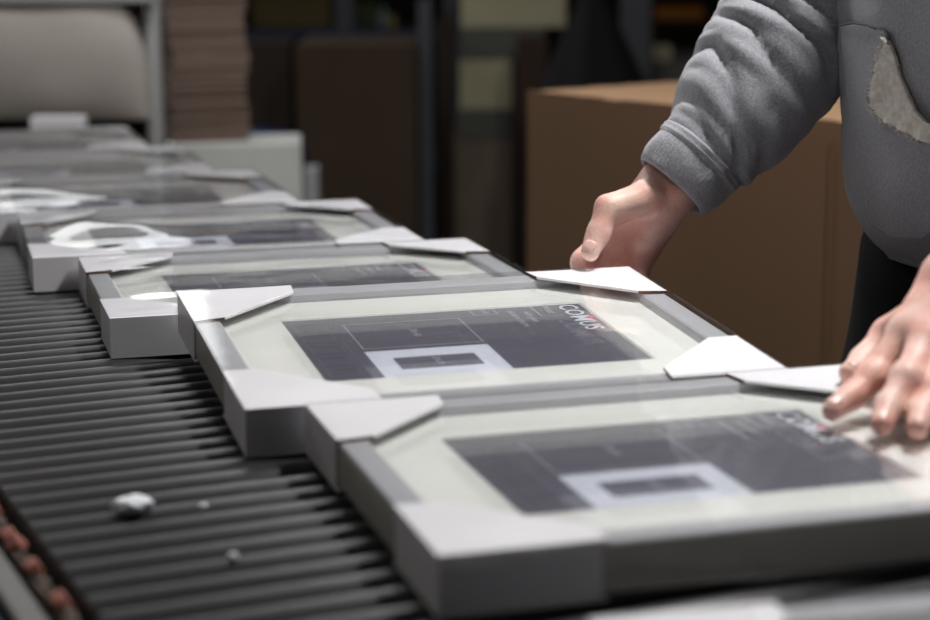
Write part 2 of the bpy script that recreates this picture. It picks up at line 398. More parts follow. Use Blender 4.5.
def figure(name, caps, k, voxel, mt, disp=None, parent=None):
    o = capsules_mesh(caps).build('tmp'); 
    md = o.modifiers.new('r', 'REMESH'); md.mode = 'VOXEL'; md.voxel_size = voxel; md.adaptivity = 0
    bpy.context.view_layer.update()
    me = bpy.data.meshes.new_from_object(o.evaluated_get(bpy.context.evaluated_depsgraph_get())); bpy.data.objects.remove(o)
    n_ = len(me.vertices); A = np.empty(n_*3); me.vertices.foreach_get('co', A); A = A.reshape(-1, 3)
    E_ = np.empty(len(me.edges)*2, int); me.edges.foreach_get('vertices', E_); E_ = E_.reshape(-1, 2)
    def relax(A, f):
        S = np.zeros_like(A); D = np.zeros(n_); np.add.at(S, E_[:, 0], A[E_[:, 1]]); np.add.at(S, E_[:, 1], A[E_[:, 0]]); np.add.at(D, E_[:, 0], 1); np.add.at(D, E_[:, 1], 1)
        return A+f*(S/np.maximum(D, 1)[:, None]-A)
    for it in range(3):
        A = relax(A, .5)
        for _ in range(1 if it < 2 else 2):
            g = grad(A, caps, k); d = sdf(A, caps, k); A = A-g*np.clip(d, -voxel*3, voxel*3)[:, None]
    if disp is not None:
        g = grad(A, caps, k, 3e-3); A = A+g*disp(A, g)[:, None]
    me.vertices.foreach_set('co', A.ravel()); me.materials.clear(); me.materials.append(mt)
    for p in me.polygons: p.use_smooth = True
    me.update(); me.name = name
    o = bpy.data.objects.new(name, me); C.objects.link(o)
    if parent is not None: o.parent = parent
    return o
V = lambda *a: np.array(a, float)
# joints of the left hand lying flat on the nearest frame
LW = V(.880, 1.067, .119)
Lh = {
 'index': [V(.8315, 1.0668, .0865), V(.7970, 1.0555, .0590), V(.7730, 1.0480, .0488), V(.7535, 1.0415, .0432)],
 'middle': [V(.8350, 1.0475, .0850), V(.7995, 1.0212, .0650), V(.7760, 1.0095, .0508), V(.7610, .9965, .0432)],
 'ring': [V(.8430, 1.0300, .0800), V(.8138, 1.0070, .0575), V(.7920, .9945, .0482), V(.7770, .9790, .0430)],
 'little': [V(.8550, 1.0120, .0740), V(.8330, .9890, .0560), V(.8190, .9790, .0470), V(.8080, .9690, .0430)],
}
Lthumb = [V(.880, 1.090, .098), V(.8660, 1.1300, .0700), V(.8410, 1.1250, .0520), V(.8205, 1.1130, .0475)]
# joints of the right hand gripping the far edge of the lifted frame
q = P
Rh = {
 'index': [q(603, 233, 1.812), q(583, 262, 1.800), q(580, 285, 1.788), q(588, 300, 1.770)],
 'middle': [q(614, 248, 1.812), q(600, 276, 1.806), q(598, 300, 1.792), q(607, 314, 1.772)],
 'ring': [q(628, 257, 1.805), q(618, 283, 1.803), q(615, 305, 1.792), q(623, 318, 1.774)],
 'little': [q(643, 258, 1.792), q(637, 280, 1.790), q(633, 298, 1.783), q(638, 310, 1.772)],
}
RW = q(668, 188, 1.790)
Rthumb = [q(651, 196, 1.780), q(608, 208, 1.762), q(598, 234, 1.756), q(590, 252, 1.748)]
def hand_caps(H, thumb, W, elbow, palm_n, mirror):
    caps = []
    R0 = {'index': .0092, 'middle': .0094, 'ring': .009, 'little': .0079}
    names = ['index', 'middle', 'ring', 'little']; mc = [H[k][0] for k in names]
    across = (mc[0]-mc[3]); across /= np.linalg.norm(across)
    for j, k in enumerate(names):
        a, b, c_, d = H[k]; r = R0[k]
        caps += [(a, b, r*1.12, r*1.02), (b, c_, r*1.03, r*.92), (c_, d, r*.92, r*.80), (b, b, r*1.07, r*1.07)]
        wr = W+across*(.016-.0105*j)
        caps += [(wr, a, .0125, .0112)]
    # soft flesh between the metacarpals
    for j in range(3):
        mid0 = (mc[j]+mc[j+1])/2-palm_n*.003; caps.append((W+across*(.010-.010*j), mid0, .013, .0095))
    # ball of the thumb and heel
    caps += [(thumb[0], thumb[1], .0165, .0118), (thumb[1], thumb[2], .0112, .0100), (thumb[2], thumb[3], .0102, .0086),
             (thumb[0]-palm_n*.002, (thumb[1]+mc[0])/2, .013, .009), (W+across*.006, thumb[0], .018, .016),
             (W-across*.014-palm_n*.006, mc[3]*.75+W*.25-palm_n*.005, .0155, .0115)]
    back = elbow-W; back /= np.linalg.norm(back)
    caps += [(W+across*.010, W+back*.07+across*.010, .0185, .021), (W-across*.010, W+back*.07-across*.010, .0180, .021),
             (W+back*.05, elbow, .026, .040)]
    return caps
TC = V(1.15, 1.32, 0)                        # trunk of the standing person
elR = q(815, -40, 1.86); shR = V(1.19, 1.50, .56)
elL = V(1.115, 1.085, .215); shL = V(1.19, 1.14, .56)
palmR = np.cross(Rh['index'][0]-RW, Rh['little'][0]-RW); palmR /= np.linalg.norm(palmR)
if palmR@(cam_pos-RW) > 0: palmR = -palmR    # back-of-hand direction points away from the camera
palmR = -palmR                               # towards the palm side
palmL = V(0, 0, -1)
body_caps = hand_caps(Lh, Lthumb, LW, elL, -palmL*-1, 0)+hand_caps(Rh, Rthumb, RW, elR, -palmR, 1)
hipz = .02
body_caps += [(elR, shR, .040, .048), (elL, shL, .040, .048), (shR, shL, .055, .055), (TC+V(.02, .06, .08), TC+V(.03, .08, .50), .085, .085), (TC+V(.02, -.06, .08), TC+V(.03, -.08, .50), .085, .085),
              (TC+V(.03, 0, .55), TC+V(.04, 0, .66), .055, .052), (TC+V(.05, 0, .74), TC+V(.04, 0, .79), .075, .085), (TC+V(.005, 0, .70), TC+V(.02, 0, .78), .045, .06), (TC+V(-.05, 0, .735), TC+V(-.035, 0, .765), .010, .008),
              (TC+V(.05, .075, .74), TC+V(.05, .08, .77), .012, .014), (TC+V(.05, -.075, .74), TC+V(.05, -.08, .77), .012, .014)]
for s_ in (-1, 1):
    body_caps += [(TC+V(.02, .075*s_, .04), TC+V(.02, .10*s_, -.38), .075, .048), (TC+V(.02, .10*s_, -.38), TC+V(.04, .11*s_, -.78), .046, .034), (TC+V(.05, .11*s_, -.815), TC+V(-.07, .12*s_, -.825), .030, .026)]
M_skin = mat('skin', (238, 200, 186), .47, col2=(228, 168, 154), noise_scale=38, bump=.5, bump_scale=420, detail=3)
b_ = M_skin.node_tree.nodes['Principled BSDF']; b_.inputs['Subsurface Weight'].default_value = .12; b_.inputs['Subsurface Radius'].default_value = (.006, .002, .001); b_.inputs['Subsurface Scale'].default_value = 1
joints = [(H_[k][i], (H_[k][i]-H_[k][i-1])) for H_ in (Lh, Rh) for k in H_ for i in (1, 2)]+[(Lthumb[2], Lthumb[2]-Lthumb[1]), (Rthumb[2], Rthumb[2]-Rthumb[1]), (Rthumb[1], Rthumb[1]-Rthumb[0])]
def skin_disp(A, g):
    d = np.zeros(len(A))
    for c_, ax in joints:
        ax = ax/np.linalg.norm(ax); w = (A-c_)@ax; r = np.linalg.norm(A-c_, axis=1)
        d += -.00045*np.exp(-(r/.013)**4)*np.clip(np.sin(w*2*math.pi/.0036), 0, 1)*np.exp(-(w/.005)**2)
    near = (A[:, 0] < 1.0)
    idx = np.where(near)[0]
    for i in idx:
        p = A[i]; d[i] += .0005*noise.noise(Vector((p[0]*90, p[1]*90, p[2]*90)))
    return d
person = tag(empty('person', (TC[0], TC[1], FZ)), 'person in a grey hooded sweatshirt and black trousers handling the wrapped frames', 'person')
def under(o, par, base=(TC[0], TC[1], FZ)):
    o.parent = par; o.location = (-base[0], -base[1], -base[2]); return o
body = under(figure('body', body_caps, .0028, .0028, M_skin, skin_disp), person)
# fingernails
M_nail = mat('nail', (232, 190, 180), .3)
def nail(tip, prev, nrm, r, name='fingernail'):
    ax = Vector(tip-prev).normalized(); nn = Vector(nrm); nn = (nn-ax*nn.dot(ax)).normalized(); sd = ax.cross(nn)
    c = Vector(tip)-ax*.0022; vs = []; fs = []; NI, NJ = 10, 8
    for j in range(NJ+1):
        for i in range(NI+1):
            a = (i/NI-.5)*1.5; t = (j/NJ-.5)*2
            ww = 1-.18*abs(t)**3; s_ = t*.0050*math.sqrt(max(0, 1-(i/NI-.5)**2*1.6))
            rr = r+.0004-.0007*(t+1)*.5-.0006*(1 if i in (0, NI) or j in (0, NJ) else 0)-.0004*max(0, t)**2
            vs.append(c+ax*s_+nn*rr*math.cos(a*ww)+sd*rr*math.sin(a*ww))
    for j in range(NJ):
        for i in range(NI): a = j*(NI+1)+i; fs.append((a, a+1, a+NI+2, a+NI+1))
    m = MB(); m.add(vs, fs, M_nail); o = m.build(name, None, smooth=True)
    so = o.modifiers.new('s', 'SOLIDIFY'); so.thickness = .0005; so.offset = -1
    o.parent = body; return o
for k in ('index', 'middle', 'ring', 'little'):
    nail(Lh[k][3], Lh[k][2], (0.2, 0, 1), .00765 if k != 'little' else .0066)
nail(Lthumb[3], Lthumb[2], (-.2, -.5, 1), .0090)
nail(Rthumb[3], Rthumb[2], cam_pos-Rthumb[3]+V(-.8, 0, .4), .0090)
# ---------------------------------------------------------------- hooded sweatshirt
M_hood = mat('grey_marl', (170, 170, 177), .95, col2=(148, 148, 155), noise_scale=420, bump=.6, bump_scale=900, sheen=.3)
M_rib = mat('grey_rib', (170, 170, 177), .95, col2=(148, 148, 154), noise_scale=380, bump=.6, bump_scale=800, sheen=.3)
M_thread = mat('grey_thread', (92, 92, 98), .95)
M_fleece = mat('white_fleece', (244, 239, 230), 1, col2=(220, 212, 202), noise_scale=160, bump=1.0, bump_scale=260, sheen=.4)
M_black = mat('black_cloth', (20, 20, 23), .9, col2=(14, 14, 16), noise_scale=60, bump=.5, bump_scale=400)
slR = [(q(700, 156, 1.790), .0415), (q(735, 114, 1.802), .049), (q(763, 72, 1.818), .0590), (q(790, 20, 1.838), .0625), (elR, .064), (shR, .080)]
slL = [(LW+(elL-LW)*.30, .038), (LW+(elL-LW)*.6, .050), (elL, .062), (shL, .080)]
hood_caps = []
for S_ in (slR, slL):
    for (a, ra), (b, rb) in zip(S_, S_[1:]): hood_caps.append((a, b, ra, rb))
# trunk: side-by-side upright capsules that follow the belly outline
for y_ in (-.085, -.03, .03, .085):
    hood_caps += [(TC+V(.0, y_, .188), TC+V(.012, y_, .30), .122-.25*abs(y_), .130-.25*abs(y_)), (TC+V(.012, y_, .30), TC+V(.03, y_, .52), .130-.25*abs(y_), .098)]
hood_caps += [(TC+V(.0, -.07, .185), TC+V(.0, .07, .185), .104, .104), (shR+V(0, 0, .0), shL, .085, .085), (TC+V(.06, -.05, .60), TC+V(.06, .05, .60), .06, .06), (TC+V(-.02, -.05, .60), TC+V(-.02, .05, .60), .045, .045)]
loop = [TC+V(.070*math.cos(k*math.pi/6), .125*math.sin(k*math.pi/6), .134) for k in range(13)]
hood_caps += [(a, b, .049, .049) for a, b in zip(loop, loop[1:])]
def arm_param(A, S_):
    segs = []; acc = 0; v1 = np.cross(S_[-1][0]-S_[0][0], V(0, 0, 1)); v1 /= np.linalg.norm(v1)
    for (a, _), (b, _) in zip(S_, S_[1:]):
        ab = b-a; L = np.linalg.norm(ab); t = np.clip(((A-a)@ab)/L/L, 0, 1); w = A-a-t[:, None]*ab; d = np.linalg.norm(w, axis=1)
        v2 = np.cross(ab/L, v1); segs.append((d, acc+t*L, w@v1/(d+1e-9), w@v2/(d+1e-9))); acc += L
    Dm = np.stack([q_[0] for q_ in segs]); best = Dm.min(0); W_ = np.exp(-(Dm-best)/.010); W_ /= W_.sum(0)
    return best, (W_*np.stack([q_[1] for q_ in segs])).sum(0), np.arctan2((W_*np.stack([q_[3] for q_ in segs])).sum(0), (W_*np.stack([q_[2] for q_ in segs])).sum(0))
def hood_disp(A, g):
    n_ = len(A); d = np.zeros(n_)
    for S_, sd in ((slR, 0.), (slL, 5.)):
        r, s, an = arm_param(A, S_); m_ = np.clip((.095-r)/.02, 0, 1)*np.clip(s/.008, 0, 1)*np.clip((.62-s)/.1, 0, 1)
        for i in np.where(m_ > 0)[0]:
            p = Vector(A[i]); w1 = noise.noise(p*9+Vector((sd, 0, 0))); w2 = noise.noise(p*22+Vector((0, sd, 3)))
            ph = s[i]/.040*math.pi+1.9*math.sin(an[i]+.6)+3.2*w1+.7*w2
            rid = abs(math.sin(ph))**.62-.62
            ph2 = s[i]/.019*math.pi+2.6*math.sin(an[i]*1+2)+3.5*w1
            amp = .0120*(.60+1.0*noise.noise(p*11+Vector((7, sd, 1))))
            d[i] += m_[i]*(amp*rid+.0028*(abs(math.sin(ph2))-.6)*(1 if w2 > -.1 else .3))
    for i in range(n_):
        p = Vector(A[i]); d[i] += .0075*noise.noise(Vector((p.x*9, p.y*11, p.z*4)))+.0012*noise.noise(p*26)
    # hem gathered below the pouch
    return d
hoodie = under(figure('hooded_sweatshirt', hood_caps, .012, .0048, M_hood, hood_disp), person)
tag(hoodie, 'heather grey sweatshirt with rumpled sleeves')
def cuff(a, b, ra, rb, wrist_dir, ylab, open_r=None):
    a, b = Vector(a), Vector(b); t = (b-a).normalized(); L = (b-a).length; u = t.orthogonal().normalized(); w = t.cross(u)
    prof = [(-.004, ra-.002), (-.002, ra+.0028), (.0005, ra+.0036), (.0025, ra+.0024), (.004, ra+.0034), (.0065, ra+.0032), (.0085, ra+.0014)]
    K = 12
    for k in range(1, K): x = k/K; prof.append((.0085+(L-.0085)*x, ra+.0012+(rb-ra)*x+.0022*math.sin(x*math.pi)))
    prof += [(L, rb+.0004), (L+.0012, rb-.001), (L, rb-.0026), (L*.5, rb-.0034), (0, rb-.006)]
    n_ = 160; vs = []; fs = []
    for s_, r_ in prof:
        for k in range(n_):
            an = 2*math.pi*k/n_; p_ = a+t*s_
            rr = r_*(1+.035*math.sin(2*an+.5))+.0010*noise.noise(Vector((math.cos(an)*2.2, math.sin(an)*2.2, s_*40)))*2+.00025*math.sin(an*60)*(1 if .009 < s_ < L else 0)
            vs.append(p_+(u*math.cos(an)+w*math.sin(an))*rr)
    for i in range(len(prof)-1):
        for k in range(n_): fs.append((i*n_+k, i*n_+(k+1) % n_, (i+1)*n_+(k+1) % n_, (i+1)*n_+k))
    m = MB(); m.add(vs, fs, M_rib); o = m.build('cuff', None, smooth=True); o.parent = hoodie; return o
cuff(q(701, 155, 1.790), q(672, 187, 1.7885), .0425, .0385, None, None)
cuff(LW+(elL-LW)*.31, LW+(elL-LW)*.10, .040, .034, None, None)
# drape a polygon (given as outline points seen from the camera side) over the trunk
def drape(name, poly, lift, mt, parent, thick=.003, res=3.0, liftf=None, caps=hood_caps):
    xs = [p_[0] for p_ in poly]; ys = [p_[1] for p_ in poly]
    def inside(x, y):
        c_ = False; j = len(poly)-1
        for i in range(len(poly)):
            if (poly[i][1] > y) != (poly[j][1] > y) and x < (poly[j][0]-poly[i][0])*(y-poly[i][1])/(poly[j][1]-poly[i][1])+poly[i][0]: c_ = not c_
            j = i
        return c_
    bm = bmesh.new(); vs = [bm.verts.new((x, y, 0)) for x, y in poly]; bm.faces.new(vs); bmesh.ops.triangulate(bm, faces=bm.faces[:])
    x = min(xs)
    while x < max(xs):
        x += res; bmesh.ops.bisect_plane(bm, geom=bm.verts[:]+bm.edges[:]+bm.faces[:], plane_co=(x, 0, 0), plane_no=(1, 0, 0))
    y = min(ys)
    while y < max(ys):
        y += res; bmesh.ops.bisect_plane(bm, geom=bm.verts[:]+bm.edges[:]+bm.faces[:], plane_co=(0, y, 0), plane_no=(0, 1, 0))
    A = np.array([v.co[:] for v in bm.verts]); D = np.stack([ray(a[0], a[1]) for a in A]); r_ = np.full(len(A), 1.60)
    for _ in range(60):
        d = sdf(cam_pos+D*r_[:, None], caps, .012); r_ = r_+np.clip(d, -.02, .02)*.9
        r_ = np.minimum(r_, 1.86)
    B = cam_pos+D*r_[:, None]; g = grad(B, caps, .012, 2e-3)
    for v, b0, gg, a in zip(bm.verts, B, g, A):
        l_ = lift if liftf is None else liftf(a[0], a[1]); v.co = Vector(b0+gg*l_)
    me = bpy.data.meshes.new(name); bm.to_mesh(me); bm.free(); me.materials.append(mt)
    for p_ in me.polygons: p_.use_smooth = True
    o = bpy.data.objects.new(name, me); C.objects.link(o); o.parent = parent
    so = o.modifiers.new('s', 'SOLIDIFY'); so.thickness = thick; so.offset = 0
    return o
# kangaroo pouch on the belly; its left-hand opening is torn and shows white fleece
edge = [(890, 31), (894, 38), (890, 52), (884, 66), (881, 82), (879, 96), (880, 106), (886, 116), (895, 124), (909, 132), (927, 141), (955, 150)]
def pl(x, y):
    dmin = min(math.hypot(x-a, y-b) for a, b in edge)
    return .0040+.0030*math.exp(-(dmin/14)**2)*(1 if y > 45 else .3)
pouch = [(846, 27), (860, 24)]+edge+[(960, 215), (925, 236), (895, 234), (876, 222), (866, 185), (858, 128), (851, 80)]
drape('pouch_pocket', pouch, .006, M_hood, hoodie, liftf=pl)
lin_poly = [(889, 36), (897, 42), (901, 56), (905, 76), (912, 92), (920, 110), (930, 122), (955, 136)]+edge[::-1][:-1]
flc = drape('pocket_lining', lin_poly, .014, M_fleece, hoodie, thick=.004, liftf=lambda x, y: .0045+.0045*math.exp(-(min(math.hypot(x-a, y-b) for a, b in edge)/9)**2)+.001*noise.noise(Vector((x*.3, y*.3, 0))))
tag(flc, 'frayed white fleece showing in the torn pocket opening')
# frayed threads along the torn edge
m = MB()
for k in range(130):
    t = random.random()*(len(edge)-3)+1; i = int(t); f_ = t-i; x = edge[i][0]*(1-f_)+edge[i+1][0]*f_; y = edge[i][1]*(1-f_)+edge[i+1][1]*f_
    D = ray(x, y); r_ = 1.6
    for _ in range(50): r_ += float(np.clip(sdf((cam_pos+D*r_)[None], hood_caps, .012)[0], -.02, .02))*.9
    b0 = cam_pos+D*r_; g = grad(b0[None], hood_caps, .012, 2e-3)[0]; s0 = b0+g*.009; dr = -rt*random.uniform(.3, 1)+up*random.uniform(-.8, .8)+g*.3
    m.tube([s0, s0+dr*.0022+g*.001, s0+dr*.0042], [.0004, .0003, .0002], M_fleece, n=5)
o = m.build('frayed_threads', hoodie, smooth=True); tag(o, kind='stuff')
# stitched seams
def seam(pts, name='stitched_seam', lift=.004):
    out = []
    for (x0, y0), (x1, y1) in zip(pts, pts[1:]):
        for k in range(6):
            x, y = x0+(x1-x0)*k/6, y0+(y1-y0)*k/6; D = ray(x, y); r_ = 1.6
            for _ in range(50): r_ += float(np.clip(sdf((cam_pos+D*r_)[None], hood_caps, .012)[0], -.02, .02))*.9
            b0 = cam_pos+D*r_; g = grad(b0[None], hood_caps, .012, 2e-3)[0]; out.append(b0+g*lift)
    m = MB(); m.tube(out, .0011, M_thread, n=6); return m.build(name, hoodie, smooth=True)
seam([(838, 27), (848, 25.5), (862, 22.5), (876, 25), (886, 29)], lift=.0085)
# ribbed hem gathered under the belly
m = MB(); n_ = 120; vs = []; fs = []
prof = [(.125, .98), (.105, 1.0), (.092, .99), (.080, .96), (.073, .93), (.075, .89), (.10, .88)]
for z, sc_ in prof:
    for k in range(n_):
        an = 2*math.pi*k/n_; rr = 1+.012*math.sin(an*3)+.004*math.sin(an*40)
        vs.append((TC[0]+.002+.106*sc_*rr*math.cos(an), TC[1]+.172*sc_*rr*math.sin(an), z))
for i in range(len(prof)-1):
    for k in range(n_): fs.append((i*n_+k, i*n_+(k+1) % n_, (i+1)*n_+(k+1) % n_, (i+1)*n_+k))
m.add(vs, fs, M_rib); m.build('hem', hoodie, smooth=True)
# ---------------------------------------------------------------- trousers, shoes, hair
tr = []
for s_ in (-1, 1):
    tr += [(TC+V(.005, .080*s_, .06), TC+V(.0, .098*s_, -.10), .094, .094), (TC+V(.0, .098*s_, -.10), TC+V(.015, .108*s_, -.40), .092, .072), (TC+V(.015, .108*s_, -.40), TC+V(.04, .112*s_, -.775), .070, .060)]
def tr_disp(A, g): return np.array([.004*noise.noise(Vector((p[0]*14, p[1]*14, p[2]*7)))+.003*(abs(noise.noise(Vector((p[0]*6, p[1]*6, p[2]*16))))) for p in A])
tag(under(figure('trousers', tr, .012, .008, M_black, tr_disp), person), 'black trousers')
M_shoe = mat('shoe_leather', (25, 24, 24), .5)
for s_ in (-1, 1):
    c0 = TC+V(0, .115*s_, 0)
    sh = [(c0+V(.05, 0, -.805), c0+V(-.09, .006*s_, -.822), .044, .036), (c0+V(.05, 0, -.80), c0+V(.04, 0, -.75), .045, .046)]
    under(figure('shoe', sh, .006, .006, M_shoe), person)
hr = [(TC+V(.08, 0, .76), TC+V(.06, 0, .805), .088, .088), (TC+V(.11, 0, .70), TC+V(.10, 0, .76), .062, .075)]
under(figure('hair', hr, .01, .008, mat('brown_hair', (60, 42, 30), .6, bump=.6, bump_scale=120)), person)
# ================================================================== big carton behind the person
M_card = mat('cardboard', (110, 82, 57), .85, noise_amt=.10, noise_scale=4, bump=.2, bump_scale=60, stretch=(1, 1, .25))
M_cardtop_lit = mat('cardboard_top_lit', (160, 126, 94), .85, noise_amt=.08, noise_scale=5)  # lighter copy of the cardboard: the brighter lit top is put into the colour
A_ = PZ(527, 90, .12); B_ = PZ(833, 120, .12); ux = (B_-A_); ux[2] = 0; ux /= np.linalg.norm(ux); ang = math.atan2(ux[1], ux[0])
box = tag(empty('cardboard_box', (A_[0], A_[1], FZ), ang), 'large brown corrugated cardboard carton standing behind the person and the frames', 'box')
BL, BD, BH = 1.10, .62, LIFT+.12
m = MB(); t = .006; nx, nz = 110, 30; vs = []; fs = []
def wallgrid(m, p0, p1, nrm, z0, z1, mt, ex):
    p0, p1, nrm = Vector(p0), Vector(p1), Vector(nrm); n1 = 120; vs = []; fs = []
    for j in range(13):
        for i in range(n1+1):
            u = i/n1; z = z0+(z1-z0)*j/12; c = p0+(p1-p0)*u
            dent = .0022*noise.noise(Vector((u*7+ex, z*3, ex)))
            if j == 12: zz = z-.006*max(0, noise.noise(Vector((u*14+ex, 2, 1)))-.05)*4*(.5+.5*noise.noise(Vector((u*90, 2, 1))))
            else: zz = z
            vs.append(c+nrm*dent+Vector((0, 0, zz)))
    for j in range(12):
        for i in range(n1): a = j*(n1+1)+i; fs.append((a, a+1, a+n1+2, a+n1+1))
    k = len(vs); vs += [v-nrm*t for v in vs]; fs += [tuple(k+i for i in f[::-1]) for f in fs]
    for i in range(n1): a = 12*(n1+1)+i; fs.append((a, a+1, k+a+1, k+a))
    m.add(vs, fs, mt)
wallgrid(m, (0, 0, 0), (BL, 0, 0), (0, -1, 0), 0, BH-.001, M_card, 1)
wallgrid(m, (0, BD, 0), (0, 0, 0), (-1, 0, 0), 0, BH-.001, M_card, 2)
wallgrid(m, (BL, BD, 0), (0, BD, 0), (0, 1, 0), 0, BH-.001, M_card, 3)
wallgrid(m, (BL, 0, 0), (BL, BD, 0), (1, 0, 0), 0, BH-.001, M_card, 4)
m.build('box_wall', box)
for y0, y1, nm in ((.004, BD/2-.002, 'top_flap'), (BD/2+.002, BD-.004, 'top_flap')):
    m = MB(); m.box(.004, BL-.004, y0, y1, BH-.008, BH-.002, M_cardtop_lit); m.build(nm, box, bevel=.0015)
m = MB(); m.box(.655, .657, -.0035, -.0012, 0, BH-.02, M_card); m.build('fold_crease', box)
# ================================================================== machine end of the conveyor
M_hoodm = mat('beige_enamel', (178, 170, 163), .6, noise_amt=.12, noise_scale=3.5)
M_greym = mat('pale_grey_metal', (170, 171, 172), .45, noise_amt=.1, noise_scale=6)
M_cab = mat('cabinet_grey', (208, 210, 205), .6, noise_amt=.12, noise_scale=7)
M_black2 = mat('gap_and_sack_black', (8, 8, 9), .9)
hd = 3.62
def frame_local(h, px): return PH(px, 100, h)
M_post = mat('post_grey', (122, 122, 120), .5)
mh = tag(empty('machine_hood', (PH(60, 124, hd)[0], PH(60, 124, hd)[1], FZ), -YAW), 'rounded beige hood of the wrapping machine closing off the far end of the conveyor', 'machine')
def HX(px): return (px-60)/F_PX*hd*1.02
def HZ(py): return PH(60, py, hd)[2]-FZ
zb, zt = HZ(121), HZ(2)
# outline of the hood seen from the front, bulging like a pillow
out = [(HX(-190), zb), (HX(60), zb-.001), (HX(147), zb+.002), (HX(147.5), HZ(95)), (HX(145), HZ(70)), (HX(141), HZ(45)), (HX(135), HZ(24)), (HX(126), HZ(7)), (HX(60), HZ(4)), (HX(-190), HZ(2))]
m = MB(); NX, NZ = 48, 26; vs = []; fs = []
for j in range(NZ+1):
    v = j/NZ; z = zb+(HZ(4)-zb)*v; 
    py_ = 121-(121-4)*v
    xr = HX(147.5-24*max(0, (85-py_)/81)**2.2) ; xl = HX(-190)
    for i in range(NX+1):
        u = i/NX; x = xl+(xr-xl)*u; e = min(1, (1-u)*5)
        yy = -.030*math.sin(math.pi*min(1, v*.98+.02))**.6*math.sqrt(max(0, 1-(1-e)**2))+.004*noise.noise(Vector((x*8, z*8, 1)))
        vs.append((x, yy, z))
for j in range(NZ):
    for i in range(NX): a = j*(NX+1)+i; fs.append((a, a+1, a+NX+2, a+NX+1))
k = len(vs); vs += [(x, .12, z) for x, y, z in vs]; fs += [tuple(k+i for i in f[::-1]) for f in fs]
for j in range(NZ):
    a = j*(NX+1)+NX; fs.append((a, k+a, k+a+NX+1, a+NX+1)); a = j*(NX+1); fs.append((a, a+NX+1, k+a+NX+1, k+a))
for i in range(NX): fs.append((i, k+i, k+i+1, i+1)); a = NZ*(NX+1)+i; fs.append((a, a+1, k+a+1, k+a))
m.add(vs, fs, M_hoodm); m.build('hood_shell', mh, smooth=True)
m = MB(); m.box(HX(-190), HX(156), -.02, .12, HZ(4)+.001, HZ(-22), M_greym); m.build('top_beam', mh, bevel=.004)
m = MB(); m.box(HX(-190), HX(146), .125, .14, LIFT-.3, HZ(-10), M_black2); m.build('dark_gap_sheet', mh)  # black sheet that stands for the dark gap beside and below the hood
m = MB(); x_ = HX(152); m.tube([(x_, .02, 0), (x_, .02, HZ(-60))], .0165, M_post, n=24); m.build('post', mh, smooth=True)
# small white carton at the tunnel mouth
def bgbox(name, px0, px1, py0, py1, h, dep, mt, label, cat, yaw=0, zbase=None, bevel=.004, group=None, parent=None):
    """upright box whose front face fills px0..px1 by py0..py1 at heading distance h"""
    a = PH(px0, py1, h); b = PH(px1, py1, h); c = PH((px0+px1)/2, py0, h); z0 = PH((px0+px1)/2, py1, h)[2] if zbase is None else zbase
    w = float(np.linalg.norm((b-a)[:2])); mid = (a+b)/2; z1 = c[2]
    m = MB(); m.box(-w/2, w/2, 0, dep, 0, z1-z0, mt); o = m.build(name, None, bevel=bevel, loc=(mid[0], mid[1], z0)); o.rotation_euler.z = -YAW+yaw
    return tag(o, label, cat, group)
bgbox('white_carton', 30, 83, 117.5, 132, 3.50, .05, M_white, 'small white carton lying at the foot of the beige hood', 'carton', bevel=.002, zbase=.0005)
# cabinet with a pile of cardboard sheets on it
hc = 3.76
cab = bgbox('metal_cabinet', 168, 303, 143, 210, hc, .17, M_cab, 'pale grey metal cabinet beside the conveyor carrying the pile of cardboard sheets', 'cabinet', zbase=FZ, bevel=.006, yaw=.09)
cab_top = PH(224, 143, hc)[2]
M_sheet = mat('sheet_cardboard', (128, 108, 97), .9, noise_amt=.12, noise_scale=10)
pc = PH(206, 140, hc+.085); sh_w = .150; sh_t = .0052
def sheet_mesh():
    m = MB(); w, d = sh_w/2, .075; m.box(-w, w, -d, d, 0, sh_t*.93, M_sheet); return m.build('cardboard_sheet', None, bevel=.0008)
s0 = sheet_mesh()
grp = 'flat cardboard sheets piled on the cabinet'
rs = random.Random(3)
for k in range(64):
    o = s0 if k == 0 else s0.copy()
    if k: C.objects.link(o)
    o.location = (pc[0]+rs.uniform(-.003, .003)+.004*math.sin(k*.25), pc[1]+rs.uniform(-.003, .003), cab_top+.0006+k*sh_t); o.rotation_euler.z = -.15+rs.uniform(-.008, .008)+(.02 if 24 < k < 34 else 0)
    tag(o, 'flat brown cardboard sheet in the tall pile standing on the pale grey cabinet', 'cardboard sheet', grp)
bgbox('metal_upright', 306, 320, 168, 260, 4.2, .06, M_greym, 'short bright metal upright standing right behind the pale grey cabinet', 'upright', zbase=FZ)
# blue bin behind the cabinet
bp = PH(270, 150, 4.25); m = MB(); W_ = .16; pr = []
zt0 = PH(256, 128, 4.55)[2]-FZ
for z, r_ in ((0, .10), (.02, .11), (.5, .118), (zt0-.10, .122), (zt0-.075, .124), (zt0-.04, .112), (zt0-.01, .07), (zt0, .0)): pr.append((z, r_))
n_ = 40; vs = [(r_*math.cos(2*math.pi*k/n_), r_*math.sin(2*math.pi*k/n_), z) for z, r_ in pr for k in range(n_)]
fs = [(i*n_+k, i*n_+(k+1) % n_, (i+1)*n_+(k+1) % n_, (i+1)*n_+k) for i in range(len(pr)-1) for k in range(n_)]
m.add(vs, fs, mat('blue_plastic', (22, 40, 84), .4)); o = m.build('plastic_drum', None, smooth=True, loc=(PH(257, 150, 4.55)[0], PH(257, 150, 4.55)[1], FZ)); tag(o, 'dark blue plastic drum with a domed lid behind the grey cabinet', 'drum')
